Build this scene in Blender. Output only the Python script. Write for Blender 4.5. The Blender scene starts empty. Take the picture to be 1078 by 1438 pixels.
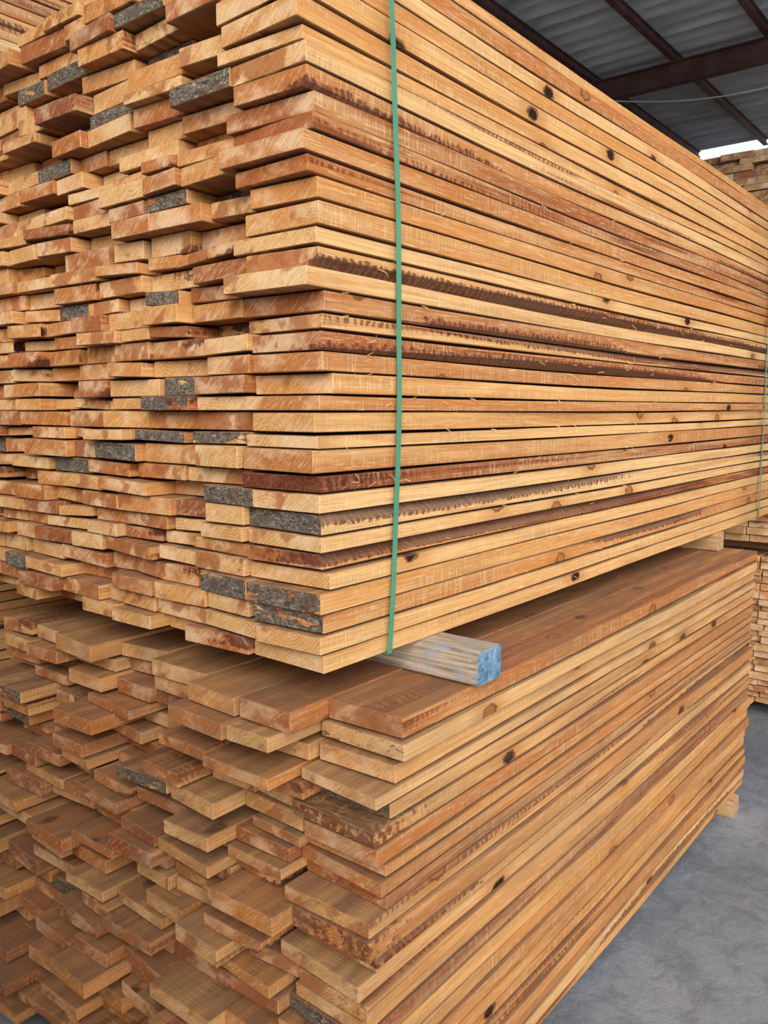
import bpy, math, random
from mathutils import Vector
sc = bpy.context.scene
sc.view_settings.view_transform = 'Standard'
sc.view_settings.look = 'None'

# ---------------------------------------------------------------- node helpers
class NT:
    def __init__(s, name):
        s.m = bpy.data.materials.new(name); s.m.use_nodes = True
        s.t = s.m.node_tree; s.t.nodes.clear()
        s.out = s.t.nodes.new('ShaderNodeOutputMaterial')
        s.b = s.t.nodes.new('ShaderNodeBsdfPrincipled')
        s.t.links.new(s.b.outputs[0], s.out.inputs[0])
    def n(s, typ, **kw):
        nd = s.t.nodes.new(typ)
        for k, v in kw.items(): setattr(nd, k, v)
        return nd
    def put(s, sock, v):
        if v is None: return
        if isinstance(v, (int, float)): sock.default_value = v
        elif isinstance(v, (tuple, list)):
            sock.default_value = tuple(v) + ((1,) if len(v) == 3 and len(sock.default_value) == 4 else ())
        else: s.t.links.new(v, sock)
    def math(s, op, a, b=None, c=None, clamp=False):
        nd = s.n('ShaderNodeMath', operation=op, use_clamp=clamp)
        s.put(nd.inputs[0], a); s.put(nd.inputs[1], b); s.put(nd.inputs[2], c)
        return nd.outputs[0]
    def mul(s, a, b): return s.math('MULTIPLY', a, b)
    def add(s, a, b): return s.math('ADD', a, b)
    def vmul(s, v, k):
        nd = s.n('ShaderNodeVectorMath', operation='MULTIPLY'); s.put(nd.inputs[0], v); nd.inputs[1].default_value = k
        return nd.outputs[0]
    def noise(s, vec, scale=1.0, detail=3, rough=0.55, dist=0.0):
        nd = s.n('ShaderNodeTexNoise'); s.put(nd.inputs['Vector'], vec)
        nd.inputs['Scale'].default_value = scale; nd.inputs['Detail'].default_value = detail
        nd.inputs['Roughness'].default_value = rough; nd.inputs['Distortion'].default_value = dist
        return nd.outputs['Fac']
    def rng(s, v, a, b, c=0.0, d=1.0, smooth=True):
        nd = s.n('ShaderNodeMapRange'); nd.interpolation_type = 'SMOOTHSTEP' if smooth else 'LINEAR'
        s.put(nd.inputs[0], v); s.put(nd.inputs[1], a); s.put(nd.inputs[2], b); s.put(nd.inputs[3], c); s.put(nd.inputs[4], d)
        return nd.outputs[0]
    def mix(s, f, a, b, mode='MIX'):
        nd = s.n('ShaderNodeMix', data_type='RGBA', blend_type=mode)
        s.put(nd.inputs[0], f); s.put(nd.inputs[6], a); s.put(nd.inputs[7], b)
        return nd.outputs[2]
    def ramp(s, f, stops):
        nd = s.n('ShaderNodeValToRGB'); cr = nd.color_ramp
        while len(cr.elements) < len(stops): cr.elements.new(0.5)
        for e, (p, c) in zip(cr.elements, stops): e.position = p; e.color = tuple(c) + (1,)
        s.put(nd.inputs[0], f); return nd.outputs[0]
    def comb(s, x, y, z):
        nd = s.n('ShaderNodeCombineXYZ'); s.put(nd.inputs[0], x); s.put(nd.inputs[1], y); s.put(nd.inputs[2], z)
        return nd.outputs[0]

def wood_material(name, dust=0.0, tint=(1, 1, 1)):
    w = NT(name)
    ac = w.n('ShaderNodeAttribute', attribute_name='bcol')
    al = w.n('ShaderNodeAttribute', attribute_name='bloc')
    sep = w.n('ShaderNodeSeparateColor'); w.put(sep.inputs[0], ac.outputs['Color'])
    R, G, B = sep.outputs[0], sep.outputs[1], sep.outputs[2]
    A = ac.outputs['Alpha']
    P = al.outputs['Vector']
    ps = w.n('ShaderNodeSeparateXYZ'); w.put(ps.inputs[0], P)
    geo = w.n('ShaderNodeNewGeometry')
    ns = w.n('ShaderNodeSeparateXYZ'); w.put(ns.inputs[0], geo.outputs['Normal'])
    END = w.rng(w.math('ABSOLUTE', ns.outputs[0]), 0.6, 0.8)
    SIDE = w.math('SUBTRACT', 1.0, END)
    TOP = w.rng(w.math('ABSOLUTE', ns.outputs[2]), 0.6, 0.8)
    # growth rings (solid texture about an off-centre pith)
    nd = w.noise(w.vmul(P, (0.9, 9, 9)), 1, 2)
    r = w.math('SQRT', w.add(w.mul(ps.outputs[1], ps.outputs[1]), w.mul(ps.outputs[2], ps.outputs[2])))
    r = w.add(r, w.mul(w.math('SUBTRACT', nd, 0.5), 0.05))
    ring = w.rng(w.math('SINE', w.mul(r, 1000.0)), -0.3, 1.0)
    ringv = w.mul(ring, w.rng(w.noise(w.vmul(P, (1.2, 20, 20)), 1, 2), 0.35, 0.65, 0.15, 1.0))
    base = w.ramp(R, [(0.0, (0.80, 0.50, 0.22)), (0.22, (0.75, 0.41, 0.15)), (0.5, (0.685, 0.325, 0.10)), (0.68, (0.60, 0.245, 0.068)), (0.85, (0.45, 0.145, 0.042)), (1.0, (0.26, 0.072, 0.03))])
    col = w.mix(w.mul(ringv, w.rng(END, 0, 1, 0.28, 0.42)), base, (0.40, 0.12, 0.03))
    # colour drifting along and across each board
    br = w.noise(w.vmul(P, (1.4, 20, 26)), 1, 4, 0.6)
    col = w.mix(w.mul(w.rng(br, 0.46, 0.7, 0, 0.5), SIDE), col, (0.87, 0.56, 0.26))
    br2 = w.noise(w.vmul(P, (1.0, 18, 26)), 1.13, 4, 0.6)
    col = w.mix(w.mul(w.rng(br2, 0.48, 0.66, 0, 0.5), SIDE), col, (0.50, 0.185, 0.05))
    # long fibre streaks
    fib = w.noise(w.vmul(P, (4, 300, 300)), 1, 4, 0.65)
    col = w.mix(w.rng(fib, 0.36, 0.58, 0.34, 0.0), col, (0.36, 0.14, 0.045))
    fib2 = w.noise(w.vmul(P, (22, 500, 500)), 1, 3, 0.6)
    col = w.mix(w.mul(w.rng(fib2, 0.52, 0.75, 0, 0.55), SIDE), col, (0.95, 0.72, 0.43))
    # pale sapwood / darker heartwood areas on the ends
    ebr = w.noise(w.vmul(P, (1, 9, 16)), 1, 4, 0.6)
    col = w.mix(w.mul(w.rng(ebr, 0.44, 0.66, 0, 0.6), END), col, (0.90, 0.65, 0.40))
    # fuzzy saw marks across the side faces
    sx = w.noise(w.vmul(P, (230, 8, 14)), 1, 4, 0.7)
    sxp = w.rng(w.noise(w.vmul(P, (3, 30, 40)), 1, 3), 0.40, 0.62)
    sm = w.mul(w.mul(w.rng(sx, 0.45, 0.64), sxp), SIDE)
    col = w.mix(w.mul(sm, 0.42), col, (0.93, 0.67, 0.37))
    sd = w.mul(w.mul(w.rng(sx, 0.46, 0.34), sxp), SIDE)
    col = w.mix(w.mul(sd, 0.38), col, (0.40, 0.15, 0.045))
    # end saw marks, diagonal
    ya, za = ps.outputs[1], ps.outputs[2]
    u = w.add(w.mul(ya, 0.72), w.mul(za, 0.80)); v = w.math('SUBTRACT', w.mul(za, 0.62), w.mul(ya, 0.55))
    es = w.noise(w.comb(ps.outputs[0], w.mul(u, 250.0), w.mul(v, 45.0)), 1, 5, 0.75)
    col = w.mix(w.mul(w.rng(es, 0.50, 0.70, 0, 0.5), END), col, (0.95, 0.74, 0.49))
    col = w.mix(w.mul(w.rng(es, 0.48, 0.3, 0, 0.5), END), col, (0.34, 0.12, 0.04))
    # reddish heartwood / resin streaks, broken up by the saw
    st = w.noise(w.vmul(P, (0.7, 34, 40)), 1, 4, 0.55, 0.15)
    thr = w.rng(G, 0, 1, 0.80, 0.46, smooth=False)
    stain = w.rng(st, thr, w.add(thr, 0.08))
    wv = w.math('SINE', w.add(w.mul(ps.outputs[0], 330.0), w.add(w.mul(w.noise(w.vmul(P, (18, 20, 20)), 1, 4), 24.0), w.mul(za, 40.0))))
    dash = w.rng(wv, -0.4, 0.6, w.rng(w.noise(w.vmul(P, (5, 40, 60)), 1, 2), 0.4, 0.6, 0.3, 1.0), 1.0)
    dash = w.math('MAXIMUM', dash, END)
    stcol = w.ramp(w.noise(w.vmul(P, (6, 90, 120)), 1, 3), [(0.3, (0.11, 0.026, 0.012)), (0.55, (0.25, 0.062, 0.02)), (0.75, (0.43, 0.14, 0.045))])
    col = w.mix(w.mul(w.mul(stain, dash), w.rng(END, 0, 1, 0.88, 0.5)), col, stcol)
    es2 = w.noise(w.comb(ps.outputs[0], w.mul(u, 14.0), w.mul(v, 12.0)), 1.3, 3, 0.5)
    thr2 = w.rng(G, 0, 1, 0.64, 0.42, smooth=False)
    col = w.mix(w.mul(w.mul(w.rng(es2, thr2, w.add(thr2, 0.10)), END), 0.75), col, (0.38, 0.12, 0.04))
    # knots and the odd open knot hole
    vo = w.n('ShaderNodeTexVoronoi'); vo.voronoi_dimensions = '2D'; w.put(vo.inputs['Vector'], w.comb(w.mul(ps.outputs[0], 2.4), w.mul(w.add(ya, za), 4.2), 0.0)); vo.inputs['Scale'].default_value = 1
    vs = w.n('ShaderNodeSeparateColor'); w.put(vs.inputs[0], vo.outputs['Color'])
    kon = w.mul(w.math('GREATER_THAN', vs.outputs[0], 0.3), SIDE)
    kd = w.add(vo.outputs['Distance'], w.mul(w.math('SUBTRACT', w.noise(w.vmul(P, (60, 90, 90)), 1, 2), 0.5), 0.07))
    halo = w.mul(w.rng(kd, 0.24, 0.05), kon)
    kring = w.mul(w.rng(kd, 0.074, 0.056), kon); kin = w.mul(w.rng(kd, 0.052, 0.038), kon)
    col = w.mix(w.mul(halo, 0.5), col, (0.50, 0.18, 0.045))
    col = w.mix(w.mul(kring, 0.8), col, (0.14, 0.045, 0.02))
    kc = w.ramp(vs.outputs[1], [(0.35, (0.012, 0.008, 0.006)), (0.45, (0.40, 0.16, 0.055))])
    col = w.mix(w.mul(kin, 0.92), col, kc)
    # bark left on (wane) - vertex painted
    wn = w.noise(w.vmul(P, (50, 70, 70)), 1, 4, 0.65)
    wane = w.rng(w.add(w.add(A, w.mul(w.math('SUBTRACT', wn, 0.5), 1.1)), w.mul(wv, 0.045)), 0.40, 0.60)
    wcol = w.ramp(w.noise(w.vmul(P, (60, 160, 160)), 1, 3), [(0.3, (0.05, 0.014, 0.012)), (0.6, (0.18, 0.045, 0.024)), (0.8, (0.42, 0.17, 0.08))])
    col = w.mix(w.mul(wane, w.mul(w.math('MAXIMUM', w.rng(wv, -0.6, 0.2, 0.6, 1.0), END), 0.86)), col, wcol)
    # rough, flaky grey-brown bark patches on the ends
    bn = w.noise(w.vmul(P, (30, 90, 190)), 1, 6, 0.8, 1.2)
    bc = w.ramp(bn, [(0.35, (0.022, 0.02, 0.02)), (0.45, (0.085, 0.075, 0.065)), (0.52, (0.22, 0.205, 0.165)), (0.58, (0.37, 0.365, 0.29)), (0.67, (0.76, 0.73, 0.60))])
    bt = w.noise(w.vmul(P, (3, 30, 50)), 1, 3)
    bc = w.mix(w.rng(bt, 0.45, 0.62, 0, 0.55), bc, (0.15, 0.08, 0.07))
    bm = w.rng(w.add(B, w.mul(w.math('SUBTRACT', w.noise(w.vmul(P, (9, 16, 50)), 1, 5, 0.65), 0.5), 1.3)), 0.5, 0.60)
    bm = w.mul(bm, w.math('MAXIMUM', END, w.mul(TOP, 0.4)))
    col = w.mix(w.mul(bm, 0.93), col, bc)
    # dust on upward faces
    col = w.mix(w.mul(TOP, w.rng(w.noise(w.vmul(P, (5, 30, 30)), 1, 4), 0.3, 0.7, 0.3, 0.85)), col, (0.25, 0.14, 0.085))
    if dust > 0:
        col = w.mix(w.mul(w.rng(w.noise(w.vmul(P, (3, 14, 20)), 1, 4), 0.35, 0.7), dust), col, (0.27, 0.17, 0.10))
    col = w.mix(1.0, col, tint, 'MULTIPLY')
    w.put(w.b.inputs['Base Color'], col)
    w.b.inputs['Roughness'].default_value = 0.9
    w.b.inputs['Specular IOR Level'].default_value = 0.08
    h = w.add(w.mul(fib, 0.5), w.mul(sm, 0.5))
    h = w.add(h, w.mul(w.mul(es, END), 1.0))
    h = w.add(h, w.mul(bm, w.mul(bn, 3.0)))
    h = w.math('SUBTRACT', h, w.mul(kin, 0.6))
    bp = w.n('ShaderNodeBump'); bp.inputs['Strength'].default_value = 0.9; bp.inputs['Distance'].default_value = 0.002
    w.put(bp.inputs['Height'], h); w.put(w.b.inputs['Normal'], bp.outputs[0])
    return w.m

def simple_noise_mat(name, c1, c2, scale, rough=0.8, metal=0.0, bump=0.3, dist=0.002, stretch=(1, 1, 1)):
    w = NT(name)
    tc = w.n('ShaderNodeTexCoord')
    v = w.vmul(tc.outputs['Object'], stretch)
    nz = w.noise(v, scale, 6, 0.65)
    w.put(w.b.inputs['Base Color'], w.mix(w.rng(nz, 0.35, 0.65), c1, c2))
    w.b.inputs['Roughness'].default_value = rough; w.b.inputs['Metallic'].default_value = metal
    bp = w.n('ShaderNodeBump'); bp.inputs['Strength'].default_value = bump; bp.inputs['Distance'].default_value = dist
    w.put(bp.inputs['Height'], nz); w.put(w.b.inputs['Normal'], bp.outputs[0])
    return w.m

# ---------------------------------------------------------------- lumber stacks
class MB:
    def __init__(s): s.v = []; s.f = []; s.c = []; s.l = []
    def build(s, name, mat):
        me = bpy.data.meshes.new(name); me.from_pydata(s.v, [], s.f)
        a = me.attributes.new('bcol', 'FLOAT_COLOR', 'POINT'); a.data.foreach_set('color', [q for c in s.c for q in c])
        b = me.attributes.new('bloc', 'FLOAT_VECTOR', 'POINT'); b.data.foreach_set('vector', [q for c in s.l for q in c])
        me.materials.append(mat); me.update()
        o = bpy.data.objects.new(name, me); sc.collection.objects.link(o); return o

def board(mb, rng, x0, x1, y0, y1, z0, z1, segs, warp, R, G, B, dark=0.0, wane=None, skew=0.0, tilt=0.0, edge=0.0):
    """one sawn board running along X with chamfered arrises, optional waney edge"""
    L = x1 - x0
    ox = rng.uniform(0, 60); py = rng.uniform(-0.08, 0.08); pz = rng.choice([-1, 1]) * rng.uniform(0.01, 0.09)
    yc, zc = (y0 + y1) / 2, (z0 + z1) / 2
    xs = [x0, x0 + 0.0015]
    if segs <= 2: xs += [x0 + 0.3, x1 - 0.0015, x1]
    else:
        n = segs
        xs += [x0 + 0.06] + [x0 + 0.06 + (L - 0.06) * (i / n) ** 1.25 for i in range(1, n)] + [x1 - 0.0015, x1]
    base = len(mb.v)
    endskew = rng.uniform(-0.07, 0.07)
    e1, e2 = rng.uniform(0, 6.28), rng.uniform(0, 6.28)
    for i, x in enumerate(xs):
        sh = 0.0012 if i in (0, len(xs) - 1) else 0.0
        t = (x - x0) / L
        wz = warp(x); wy = skew * t + edge * math.sin(e1 + 4.1 * x) * 0.9
        cz = edge * 0.55 * (1 + math.sin(e2 + 3.3 * x)) if segs > 2 else 0
        c = [0.0012] * 4   # corners: (-y,-z),(+y,-z),(+y,+z),(-y,+z)
        wv = 0.0
        if wane:
            k, amp, ph, fr = wane
            wv = max(0.0, amp * (0.35 + math.sin(ph + fr * x)))
            c[k] = 0.0012 + min(wv, (z1 - z0) * 0.7)
        a0, a1, b0, b1 = y0 + sh, y1 - sh, z0 + sh, z1 - sh - cz
        pts = [(a0, b0 + c[0]), (a0 + c[0] * 1.2, b0), (a1 - c[1] * 1.2, b0), (a1, b0 + c[1]), (a1, b1 - c[2]), (a1 - c[2] * 1.2, b1), (a0 + c[3] * 1.2, b1), (a0, b1 - c[3])]
        wi = {0: (0, 1), 1: (2, 3), 2: (4, 5), 3: (6, 7)}
        for j, (yy, zz) in enumerate(pts):
            al = 0.0
            if wane and j in wi[wane[0]] and wv > 0.002: al = 0.75
            if dark > 0: al = max(al, dark * max(0.0, 1 - (x - x0) / 0.34))
            tz = tilt * (yy - yc)
            xx = x + (endskew * (yy - yc) if i < 2 else 0)
            mb.v.append((xx, yy + wy, zz + wz + tz))
            mb.c.append((R, G, B, al)); mb.l.append((xx + ox, yy - yc + py, zz - zc + pz))
    n = len(xs)
    for i in range(n - 1):
        for j in range(8):
            a = base + i * 8 + j; b = base + i * 8 + (j + 1) % 8
            mb.f.append((a, a + 8, b + 8, b))
    mb.f.append(tuple(base + j for j in range(8)))
    mb.f.append(tuple(base + (n - 1) * 8 + j for j in reversed(range(8))))

def stack(name, mat, x0, x1, y0, y1, z0, z1, pitch, seed, wr=(0.12, 0.19), stag=0.012, yj=0.003, fine=True, special={}, stagfn=None, yfn=None, warpamp=0.003, barkp=0.05, first=None, strands=0, segs=13, redp=0.34, y1fn=None, tiltp=0.0, loose=1.0):
    rng = random.Random(seed); mb = MB()
    n = round((z1 - z0) / pitch); pitch = (z1 - z0) / n
    ts = [pitch * rng.choice([rng.uniform(0.76, 0.92), rng.uniform(0.95, 1.1), rng.uniform(1.0, 1.24)]) for _ in range(n)]
    k = (z1 - z0) / sum(ts); ts = [t * k for t in ts]
    z = z0
    for row in range(n):
        t = ts[row]
        yy = y0 + (yfn(row, n) if yfn else 0) + rng.uniform(-yj, yj)
        ye = y1 + (y1fn(row, n) if y1fn else 0)
        col = 0
        while yy < ye - 0.05:
            wd = rng.uniform(*wr)
            if col == 0 and first: wd = rng.uniform(*first)
            if yy + wd > ye + 0.06: wd = max(0.06, ye - yy)
            hi = row / n
            ex = rng.gauss(0, stag)
            if stagfn: ex += stagfn(row, n, col, rng)
            R = rng.uniform(0, 0.62) if rng.random() > redp else rng.uniform(0.6, 1.0)
            G = rng.uniform(0, 0.55) if rng.random() > 0.24 else rng.uniform(0.7, 1.0)
            B = rng.uniform(0.5, 0.9) if rng.random() < barkp else rng.choice([0, 0, 0, 0.1])
            dark = 0.0
            wane = None
            if rng.random() < 0.12: wane = (rng.choice([0, 3]), rng.uniform(0.004, 0.013), rng.uniform(0, 6.28), rng.uniform(1.0, 3.0))
            if (row, col) in special:
                s = special[(row, col)]
                B = s.get('B', 0.0); dark = s.get('dark', 0.0); G = s.get('G', G); R = s.get('R', R); wane = s.get('wane', wane)
            gap = (rng.uniform(0.0006, 0.0036) if rng.random() > 0.12 else rng.uniform(0.003, 0.006)) * loose
            zt = t - gap
            tl = 0.0
            if col > 0 and rng.random() < tiltp:
                tl = rng.uniform(-0.055, 0.055); zt = t - 0.004 - abs(tl) * wd * 0.6
            wa = warpamp
            warp = (lambda x, ph=seed * 1.7, wa=wa, row=row: wa * math.sin(1.9 * x + ph + row * 0.05) * (row / n))
            xe = x1 + rng.gauss(0, stag)
            zo = (t - zt) * 0.4 if tl else 0.0
            board(mb, rng, x0 + ex, xe, yy, yy + wd, z + zo, z + zo + zt, segs if (col == 0 and fine) else 2, warp,
                  R, G, B, dark, wane, skew=rng.uniform(-yj, yj) * 1.2, tilt=tl, edge=0.0026 if fine else 0)
            yy += wd + (rng.uniform(0.0005, 0.006) if rng.random() > 0.18 else rng.uniform(0.006, 0.022)) * loose; col += 1
        z += t
    # torn fibres clinging to the sawn face
    for i in range(strands):
        sx = x0 + 0.05 + (x1 - x0) * rng.random() ** 1.3 * 0.8
        sz = z0 + (z1 - z0) * min(0.98, max(0.02, rng.gauss(0.38, 0.17)))
        ln = rng.uniform(0.008, 0.035); ang = rng.uniform(-0.7, 0.7); cur = rng.uniform(-60, 60); wdt = rng.uniform(0.0004, 0.0008)
        px, pz, py = sx, sz, y0 - 0.001
        b0 = len(mb.v); m = 6
        for q in range(m + 1):
            tt = q / m
            mb.v.append((px, py, pz - wdt)); mb.v.append((px, py - 0.0003, pz + wdt))
            for _ in range(2): mb.c.append((0.0, 0, 0, 0)); mb.l.append((px, 0.2, 0.0))
            ang += cur * ln / m
            px += math.cos(ang) * ln / m; pz += math.sin(ang) * ln / m; py = y0 - 0.001 - 0.008 * math.sin(math.pi * tt)
        for q in range(m):
            a = b0 + 2 * q; mb.f.append((a, a + 1, a + 3, a + 2))
    return mb.build(name, mat)

M_up = wood_material('sawn_pine', 0.0)
M_lo = wood_material('sawn_pine_dusty', 0.4, (0.92, 0.87, 0.83))
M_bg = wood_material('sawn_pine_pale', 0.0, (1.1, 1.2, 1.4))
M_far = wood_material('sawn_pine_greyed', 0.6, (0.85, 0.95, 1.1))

XU, YU, ZU = 1.01, 0.946, 1.045
def st_up(row, n, col, r):
    hi = row / n
    e = 0.0
    if hi > 0.45 and col > 0: e = r.uniform(-0.022, 0.034) * (0.3 + 1.6 * (hi - 0.45))
    if col == 1 and hi > 0.45 and r.random() < 0.4: e += r.uniform(0.02, 0.07)
    if col == 0: e += -0.02 * max(0, (hi - 0.55)) / 0.25 if hi < 0.8 else -0.022
    if col > 1 and r.random() < 0.2: e += r.uniform(0.01, 0.06)
    return e
def y_up(row, n):
    return 0.0 if row / n < 0.6 else 0.012 * (row / n - 0.6) / 0.2
sp = {(9, 0): dict(dark=1.0, G=0.9, R=0.95), (7, 0): dict(B=0.9), (2, 0): dict(B=0.6, G=0.5), (3, 0): dict(B=0.6), (8, 1): dict(B=0.95), (5, 0): dict(G=1.0, R=0.7, dark=0.35, wane=(3, 0.015, 5.6, 1.3)),
      (5, 1): dict(G=0.9), (3, 1): dict(B=0.7), (6, 0): dict(R=0.1), (8, 0): dict(R=0.0, G=0), (10, 0): dict(R=0.75), (16, 0): dict(R=0.9, G=0.6), (26, 0): dict(R=0.9, G=0.9),
      (24, 1): dict(B=0.85), (17, 1): dict(B=0.6), (19, 2): dict(B=0.7), (14, 2): dict(B=0.7), (0, 0): dict(R=0.15, G=0.2), (1, 0): dict(R=0.2),
      (13, 1): dict(R=0.0, G=0), (11, 0): dict(R=0.1, G=0), (12, 0): dict(R=0.3, G=0.1), (20, 0): dict(R=0.2, G=1.0, wane=(0, 0.013, 0.2, 0.7)), (17, 0): dict(R=0.2, G=0.8, wane=(3, 0.012, 4.6, 1.1)),
      (29, 1): dict(B=0.7), (30, 3): dict(B=0.7), (9, 4): dict(B=0.8), (10, 3): dict(B=0.8), (32, 2): dict(B=0.7), (33, 4): dict(B=0.8), (28, 5): dict(B=0.8)}
stack('lumber_stack', M_up, XU, 3.98, YU, 2.24, ZU, 2.32, 0.034, 11, wr=(0.10, 0.18), first=(0.15, 0.2), stag=0.010, yj=0.0035, special=sp, stagfn=st_up, yfn=y_up, strands=200, barkp=0.03, tiltp=0.35, warpamp=0.006)

def st_lo(row, n, col, r):
    lowp = -0.11 * max(0, 1 - row / (n * 0.5))
    if col == 0: return r.uniform(-0.035, 0.035) + (0.02 if row > n * 0.6 else -0.02) + lowp * 0.5
    return r.uniform(-0.09, 0.06) - (0.03 if row < n * 0.6 else 0.0) + lowp
def y_lo(row, n): return 0.0 if row > n - 3 else 0.006
sp2 = {(26, 0): dict(R=0.8, G=0.9), (25, 0): dict(B=0.4, R=0.0), (24, 0): dict(R=0.15, G=0.1), (22, 0): dict(B=0.8), (21, 0): dict(dark=0.6), (15, 0): dict(dark=0.5)}
stack('lumber_stack', M_lo, 1.02, 3.25, 0.82, 2.07, 0.062, 0.98, 0.034, 23, wr=(0.11, 0.18), first=(0.16, 0.2), stag=0.01, yj=0.005, special=sp2, stagfn=st_lo, yfn=y_lo, warpamp=0.0, barkp=0.04, redp=0.42,
      y1fn=lambda row, n: 0.25 * max(0, 1 - row / (n * 0.9)), tiltp=0.35, loose=1.6)

# neighbouring stacks
stack('lumber_stack', M_lo, 0.95, 3.6, 2.44, 3.9, 0.062, 1.5, 0.03, 31, stag=0.02, fine=False, barkp=0.02)
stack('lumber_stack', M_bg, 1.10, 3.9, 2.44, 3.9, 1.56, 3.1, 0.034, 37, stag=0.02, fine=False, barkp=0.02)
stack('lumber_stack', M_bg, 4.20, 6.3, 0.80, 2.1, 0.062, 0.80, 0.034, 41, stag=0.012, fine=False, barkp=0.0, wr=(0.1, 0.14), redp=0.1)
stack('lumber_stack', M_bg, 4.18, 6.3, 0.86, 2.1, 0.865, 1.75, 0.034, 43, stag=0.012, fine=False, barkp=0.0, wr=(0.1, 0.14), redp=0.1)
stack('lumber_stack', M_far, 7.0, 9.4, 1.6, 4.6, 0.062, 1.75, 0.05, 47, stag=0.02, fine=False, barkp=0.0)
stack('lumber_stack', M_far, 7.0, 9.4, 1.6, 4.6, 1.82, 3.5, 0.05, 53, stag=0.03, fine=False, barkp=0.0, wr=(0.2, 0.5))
# unseen pile added across the aisle to shadow the lower board ends
stack('lumber_stack', M_lo, -3.3, -0.75, -0.2, 2.9, 0.062, 1.9, 0.05, 59, stag=0.02, fine=False, barkp=0.03)

# ---------------------------------------------------------------- bearers
w = NT('weathered_bearer')
tc = w.n('ShaderNodeTexCoord'); O = tc.outputs['Object']
geo = w.n('ShaderNodeNewGeometry'); ns = w.n('ShaderNodeSeparateXYZ'); w.put(ns.inputs[0], geo.outputs['Normal'])
nz = w.noise(w.vmul(O, (120, 5, 120)), 1, 5, 0.6)
col = w.ramp(nz, [(0.3, (0.15, 0.11, 0.08)), (0.5, (0.40, 0.32, 0.24)), (0.7, (0.66, 0.54, 0.40))])
n2 = w.noise(O, 22, 5, 0.7)
col = w.mix(w.rng(n2, 0.47, 0.62, 0, 0.5), col, (0.26, 0.36, 0.45))
e = w.rng(w.mul(ns.outputs[1], -1.0), 0.5, 0.8)
blue = w.ramp(w.noise(O, 60, 6, 0.75), [(0.3, (0.03, 0.075, 0.13)), (0.45, (0.10, 0.21, 0.33)), (0.58, (0.19, 0.35, 0.51)), (0.7, (0.50, 0.60, 0.68))])
col = w.mix(w.mul(e, 0.97), col, blue)
w.put(w.b.inputs['Base Color'], col); w.b.inputs['Roughness'].default_value = 0.85
bp = w.n('ShaderNodeBump'); bp.inputs['Strength'].default_value = 0.9; bp.inputs['Distance'].default_value = 0.003
w.put(bp.inputs['Height'], w.add(nz, n2)); w.put(w.b.inputs['Normal'], bp.outputs[0])
M_bear = w.m
M_bear2 = simple_noise_mat('plain_bearer', (0.36, 0.20, 0.09), (0.55, 0.34, 0.17), 3, stretch=(30, 2, 30))

def bearer(x0, x1, y0, y1, z0, z1, mat, seed):
    r = random.Random(seed); n = 14; c = 0.005; V = []; F = []
    for i in range(n + 1):
        t = i / n; y = y0 + (y1 - y0) * (t ** 1.6)
        j = lambda s=0.0012: r.uniform(-s, s)
        s = 0.002 if i in (0, n) else 0
        V += [(x0 + s, y, z0 + c), (x0 + c, y, z0), (x1 - c, y, z0), (x1 - s, y, z0 + c), (x1 - s + j(), y, z1 - c + j()), (x1 - c, y, z1), (x0 + c * 1.5, y, z1), (x0 + s + j(), y, z1 - c * 1.5 + j())]
    for i in range(n):
        for q in range(8):
            a = i * 8 + q; b = i * 8 + (q + 1) % 8
            F.append((a, b, b + 8, a + 8))
    F.append(tuple(reversed(range(8)))); F.append(tuple(n * 8 + q for q in range(8)))
    me = bpy.data.meshes.new('timber_bearer'); me.from_pydata(V, [], F); me.materials.append(mat); me.update()
    o = bpy.data.objects.new('timber_bearer', me); sc.collection.objects.link(o); return o
bearer(1.284, 1.374, 0.808, 2.1, 0.9785, 1.0445, M_bear, 1)
bearer(3.12, 3.20, 0.93, 2.1, 0.9785, 1.0445, M_bear2, 2)
bearer(1.35, 1.43, 0.90, 2.0, 0.0, 0.062, M_bear2, 3)
bearer(3.05, 3.14, 0.81, 2.0, 0.0, 0.062, M_bear2, 4)
for (x, ya, yb, z0, z1) in [(1.4, 2.5, 3.85, 0, .062), (3.2, 2.5, 3.85, 0, .062), (1.5, 2.5, 3.85, 1.5, 1.56), (3.2, 2.5, 3.85, 1.5, 1.56),
                            (4.5, .85, 2.05, 0, .062), (5.9, .85, 2.05, 0, .062), (4.4, .9, 2.05, .8, .865), (5.9, .9, 2.05, .8, .865),
                            (7.4, 1.65, 4.5, 0, .062), (9.0, 1.65, 4.5, 0, .062), (7.4, 1.65, 4.5, 1.75, 1.82), (9.0, 1.65, 4.5, 1.75, 1.82),
                            (-2.9, -0.15, 2.85, 0, .062), (-1.2, -0.15, 2.85, 0, .062)]:
    bearer(x, x + .08, ya, yb, z0, z1, M_bear2, int(x * 10) + 100)

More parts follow.
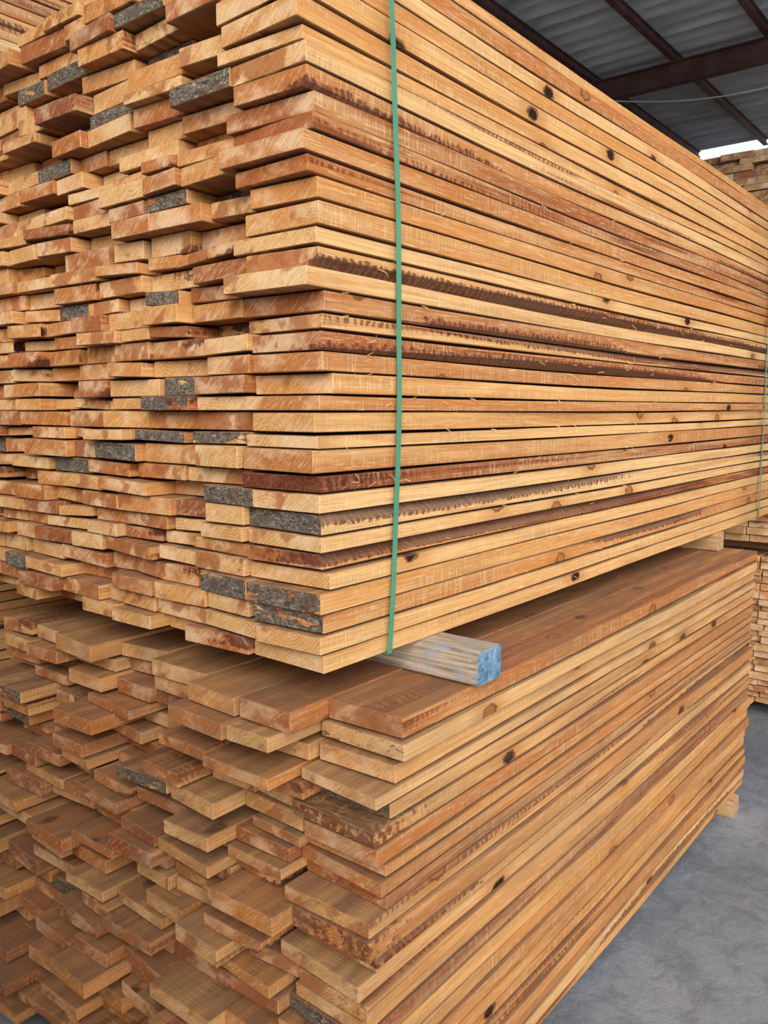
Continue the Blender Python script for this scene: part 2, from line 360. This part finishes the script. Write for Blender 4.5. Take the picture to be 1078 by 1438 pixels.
# ---------------------------------------------------------------- green packing straps
w = NT('green_strap')
tc = w.n('ShaderNodeTexCoord')
wv = w.n('ShaderNodeTexWave'); wv.inputs['Scale'].default_value = 160; w.put(wv.inputs[0], tc.outputs['Object'])
wv.bands_direction = 'Z'
c = w.mix(w.noise(tc.outputs['Object'], 9, 3), (0.04, 0.20, 0.11), (0.10, 0.34, 0.21))
w.put(w.b.inputs['Base Color'], c); w.b.inputs['Roughness'].default_value = 0.38
bp = w.n('ShaderNodeBump'); bp.inputs['Strength'].default_value = 0.25; bp.inputs['Distance'].default_value = 0.0005
w.put(bp.inputs['Height'], wv.outputs['Fac']); w.put(w.b.inputs['Normal'], bp.outputs[0])
M_strap = w.m
def strap(xc, bow, width=0.0135):
    y0, y1, z0, z1 = YU - 0.0085, 2.32, ZU - 0.0003, 2.332
    path = []
    N = 40
    for i in range(N + 1):
        t = i / N; z = z0 + (z1 - z0) * t
        path.append((xc + bow * math.sin(math.pi * min(1, t * 1.1)) + 0.0015 * math.sin(9 * t), y0 - 0.0008 * math.sin(23 * t), z, 0))
    for i in range(1, 21): path.append((xc, y0 + (y1 - y0) * i / 20, z1, 1))
    for i in range(1, 21): path.append((xc, y1, z1 + (z0 - z1) * i / 20, 2))
    for i in range(1, 20): path.append((xc, y1 + (y0 - y1) * i / 20, z0, 3))
    V = []; F = []; m = len(path); th = 0.0009
    nrm = [(-1, 0), (0, 1), (1, 0), (0, -1)]
    for (x, y, z, s) in path:
        ny, nz_ = nrm[s]
        V += [(x - width / 2, y, z), (x + width / 2, y, z), (x + width / 2, y + ny * th, z + nz_ * th), (x - width / 2, y + ny * th, z + nz_ * th)]
    for i in range(m):
        a = i * 4; b = ((i + 1) % m) * 4
        for q in range(4): F.append((a + q, a + (q + 1) % 4, b + (q + 1) % 4, b + q))
    me = bpy.data.meshes.new('packing_strap'); me.from_pydata(V, [], F); me.materials.append(M_strap); me.update()
    o = bpy.data.objects.new('packing_strap', me); sc.collection.objects.link(o)
strap(1.182, 0.029)
strap(3.69, 0.0)

# ---------------------------------------------------------------- ground
w = NT('dusty_concrete')
tc = w.n('ShaderNodeTexCoord'); O = tc.outputs['Object']
n1 = w.noise(O, 1.8, 6, 0.62, 0.4); n2 = w.noise(O, 11, 7, 0.7, 0.4); n3 = w.noise(O, 110, 4, 0.7)
c = w.ramp(n1, [(0.3, (0.145, 0.155, 0.178)), (0.5, (0.205, 0.218, 0.245)), (0.7, (0.285, 0.298, 0.325))])
c = w.mix(w.rng(n2, 0.36, 0.54, 0.45, 0), c, (0.095, 0.10, 0.115))
c = w.mix(w.rng(n2, 0.54, 0.7, 0, 0.35), c, (0.36, 0.365, 0.385))
c = w.mix(w.rng(n3, 0.62, 0.72, 0, 0.5), c, (0.42, 0.40, 0.37))
w.put(w.b.inputs['Base Color'], c); w.b.inputs['Roughness'].default_value = 0.85
bp = w.n('ShaderNodeBump'); bp.inputs['Strength'].default_value = 0.6; bp.inputs['Distance'].default_value = 0.014
w.put(bp.inputs['Height'], w.add(n2, w.mul(n3, 0.15))); w.put(w.b.inputs['Normal'], bp.outputs[0])
def plane(name, x0, x1, y0, y1, z, mat):
    me = bpy.data.meshes.new(name); me.from_pydata([(x0, y0, z), (x1, y0, z), (x1, y1, z), (x0, y1, z)], [], [(0, 1, 2, 3)])
    me.materials.append(mat); o = bpy.data.objects.new(name, me); sc.collection.objects.link(o); return o
plane('floor', -12, 22, -14, 12, 0.0, w.m)

# ---------------------------------------------------------------- roof, beams, walls
M_roof = simple_noise_mat('galvanised_sheet', (0.44, 0.50, 0.56), (0.74, 0.80, 0.86), 1.3, 0.5, 0.1, 0.1, 0.001, stretch=(5, 0.6, 1))
M_wall = simple_noise_mat('weathered_wall_sheet', (0.30, 0.27, 0.23), (0.45, 0.40, 0.34), 1.3, 0.8, 0.0, 0.1, 0.001, stretch=(3, 3, 0.6))
def corrugated(name, x0, x1, y0, y1, z, pitch, amp, mode, mat):
    L = (x1 - x0) if mode != 'X' else (y1 - y0)
    n = int(L / pitch * 8); V = []; F = []
    for i in range(n + 1):
        u = L * i / n; d = amp * math.sin(2 * math.pi * u / pitch)
        if mode == 'roof': x = x0 + u; V += [(x, y0, z + d), (x, y1, z + d), (x, y1, z + d + 0.003), (x, y0, z + d + 0.003)]
        elif mode == 'Y': x = x0 + u; V += [(x, y0 + d, 0.0), (x, y0 + d, z), (x, y0 + d + 0.003, z), (x, y0 + d + 0.003, 0.0)]
        else: y = y0 + u; V += [(x0 + d, y, 0.0), (x0 + d, y, z), (x0 + d + 0.003, y, z), (x0 + d + 0.003, y, 0.0)]
    for i in range(n):
        a = i * 4
        for q in range(4): F.append((a + q, a + (q + 1) % 4, a + 4 + (q + 1) % 4, a + 4 + q))
    F.append((0, 1, 2, 3)); F.append((n * 4 + 3, n * 4 + 2, n * 4 + 1, n * 4))
    me = bpy.data.meshes.new(name); me.from_pydata(V, [], F); me.materials.append(mat)
    me.update(); o = bpy.data.objects.new(name, me); sc.collection.objects.link(o); return o
corrugated('ceiling', -3.0, 10.3, 0.3, 6.4, 4.575, 0.19, 0.052, 'roof', M_roof)
corrugated('wall_back', -3.0, 10.0, 6.3, 6.3, 4.5, 0.19, 0.02, 'Y', M_roof)
corrugated('wall_right', 10.4, 10.4, 0.3, 6.25, 4.15, 0.19, 0.02, 'X', M_wall)
M_steel = simple_noise_mat('red_oxide_steel', (0.085, 0.038, 0.036), (0.14, 0.07, 0.064), 5, 0.7, 0.05)
def ibeam(name, p0, p1, h, b, t=0.012):
    p0, p1 = Vector(p0), Vector(p1); d = (p1 - p0).normalized()
    up = Vector((0, 0, 1)) if abs(d.z) < 0.5 else Vector((1, 0, 0)); s = d.cross(up)
    pr = [(-b/2, -h/2), (b/2, -h/2), (b/2, -h/2 + t), (t/2, -h/2 + t), (t/2, h/2 - t), (b/2, h/2 - t), (b/2, h/2), (-b/2, h/2), (-b/2, h/2 - t), (-t/2, h/2 - t), (-t/2, -h/2 + t), (-b/2, -h/2 + t)]
    V = [tuple(P + s * u + up * v) for P in (p0, p1) for (u, v) in pr]; n = 12
    F = [(i, (i + 1) % n, n + (i + 1) % n, n + i) for i in range(n)] + [tuple(reversed(range(n))), tuple(range(n, 2 * n))]
    me = bpy.data.meshes.new(name); me.from_pydata(V, [], F); me.materials.append(M_steel); me.update()
    o = bpy.data.objects.new(name, me); sc.collection.objects.link(o); return o
for y in (1.2, 2.0, 2.75, 3.5, 4.4, 5.3): ibeam('roof_purlin', (-3, y, 4.487), (10.28, y, 4.487), 0.07, 0.05, 0.008)
for x in (7.4, 3.2, -1.0):
    ibeam('roof_beam', (x, 0.3, 4.36), (x, 6.2, 4.36), 0.18, 0.10)
    if x > 0: ibeam('steel_column', (x, 0.4, 0.0), (x, 0.4, 4.27), 0.14, 0.14)
    ibeam('steel_column', (x, 6.1, 0.0), (x, 6.1, 4.27), 0.14, 0.14)
cu = bpy.data.curves.new('electric_cable', 'CURVE'); cu.dimensions = '3D'; cu.bevel_depth = 0.006
s_ = cu.splines.new('POLY'); s_.points.add(20)
for i in range(21):
    t = i / 20; s_.points[i].co = (7.2 + 0.5 * t, 3.5 - 2.3 * t, 4.26 - 0.16 * math.sin(math.pi * t), 1)
o = bpy.data.objects.new('electric_cable', cu); sc.collection.objects.link(o)
cu.materials.append(simple_noise_mat('cable_white', (0.5, 0.5, 0.5), (0.6, 0.6, 0.6), 5))

# ---------------------------------------------------------------- light
wd = bpy.data.worlds.new('overcast_sky'); sc.world = wd; wd.use_nodes = True
nt = wd.node_tree; nt.nodes['Background'].inputs[0].default_value = (0.92, 0.96, 1.0, 1); nt.nodes['Background'].inputs[1].default_value = 1.05
sl = bpy.data.lights.new('sun', 'SUN'); sl.energy = 3.6; sl.angle = math.radians(45); sl.color = (1, 0.96, 0.9)
so = bpy.data.objects.new('sun', sl); sc.collection.objects.link(so)
so.rotation_euler = Vector((0.64, 0.58, -0.45)).to_track_quat('-Z', 'Y').to_euler()

# ---------------------------------------------------------------- camera
cd = bpy.data.cameras.new('camera'); cam = bpy.data.objects.new('camera', cd); sc.collection.objects.link(cam)
cam.location = (0, 0, 1.5); cam.rotation_euler = (math.radians(90 - 7.07), 0, math.radians(-51.2))
cd.sensor_fit = 'VERTICAL'; cd.sensor_height = 36; cd.lens = 1160 / 1438 * 36; cd.clip_start = 0.02
sc.camera = cam
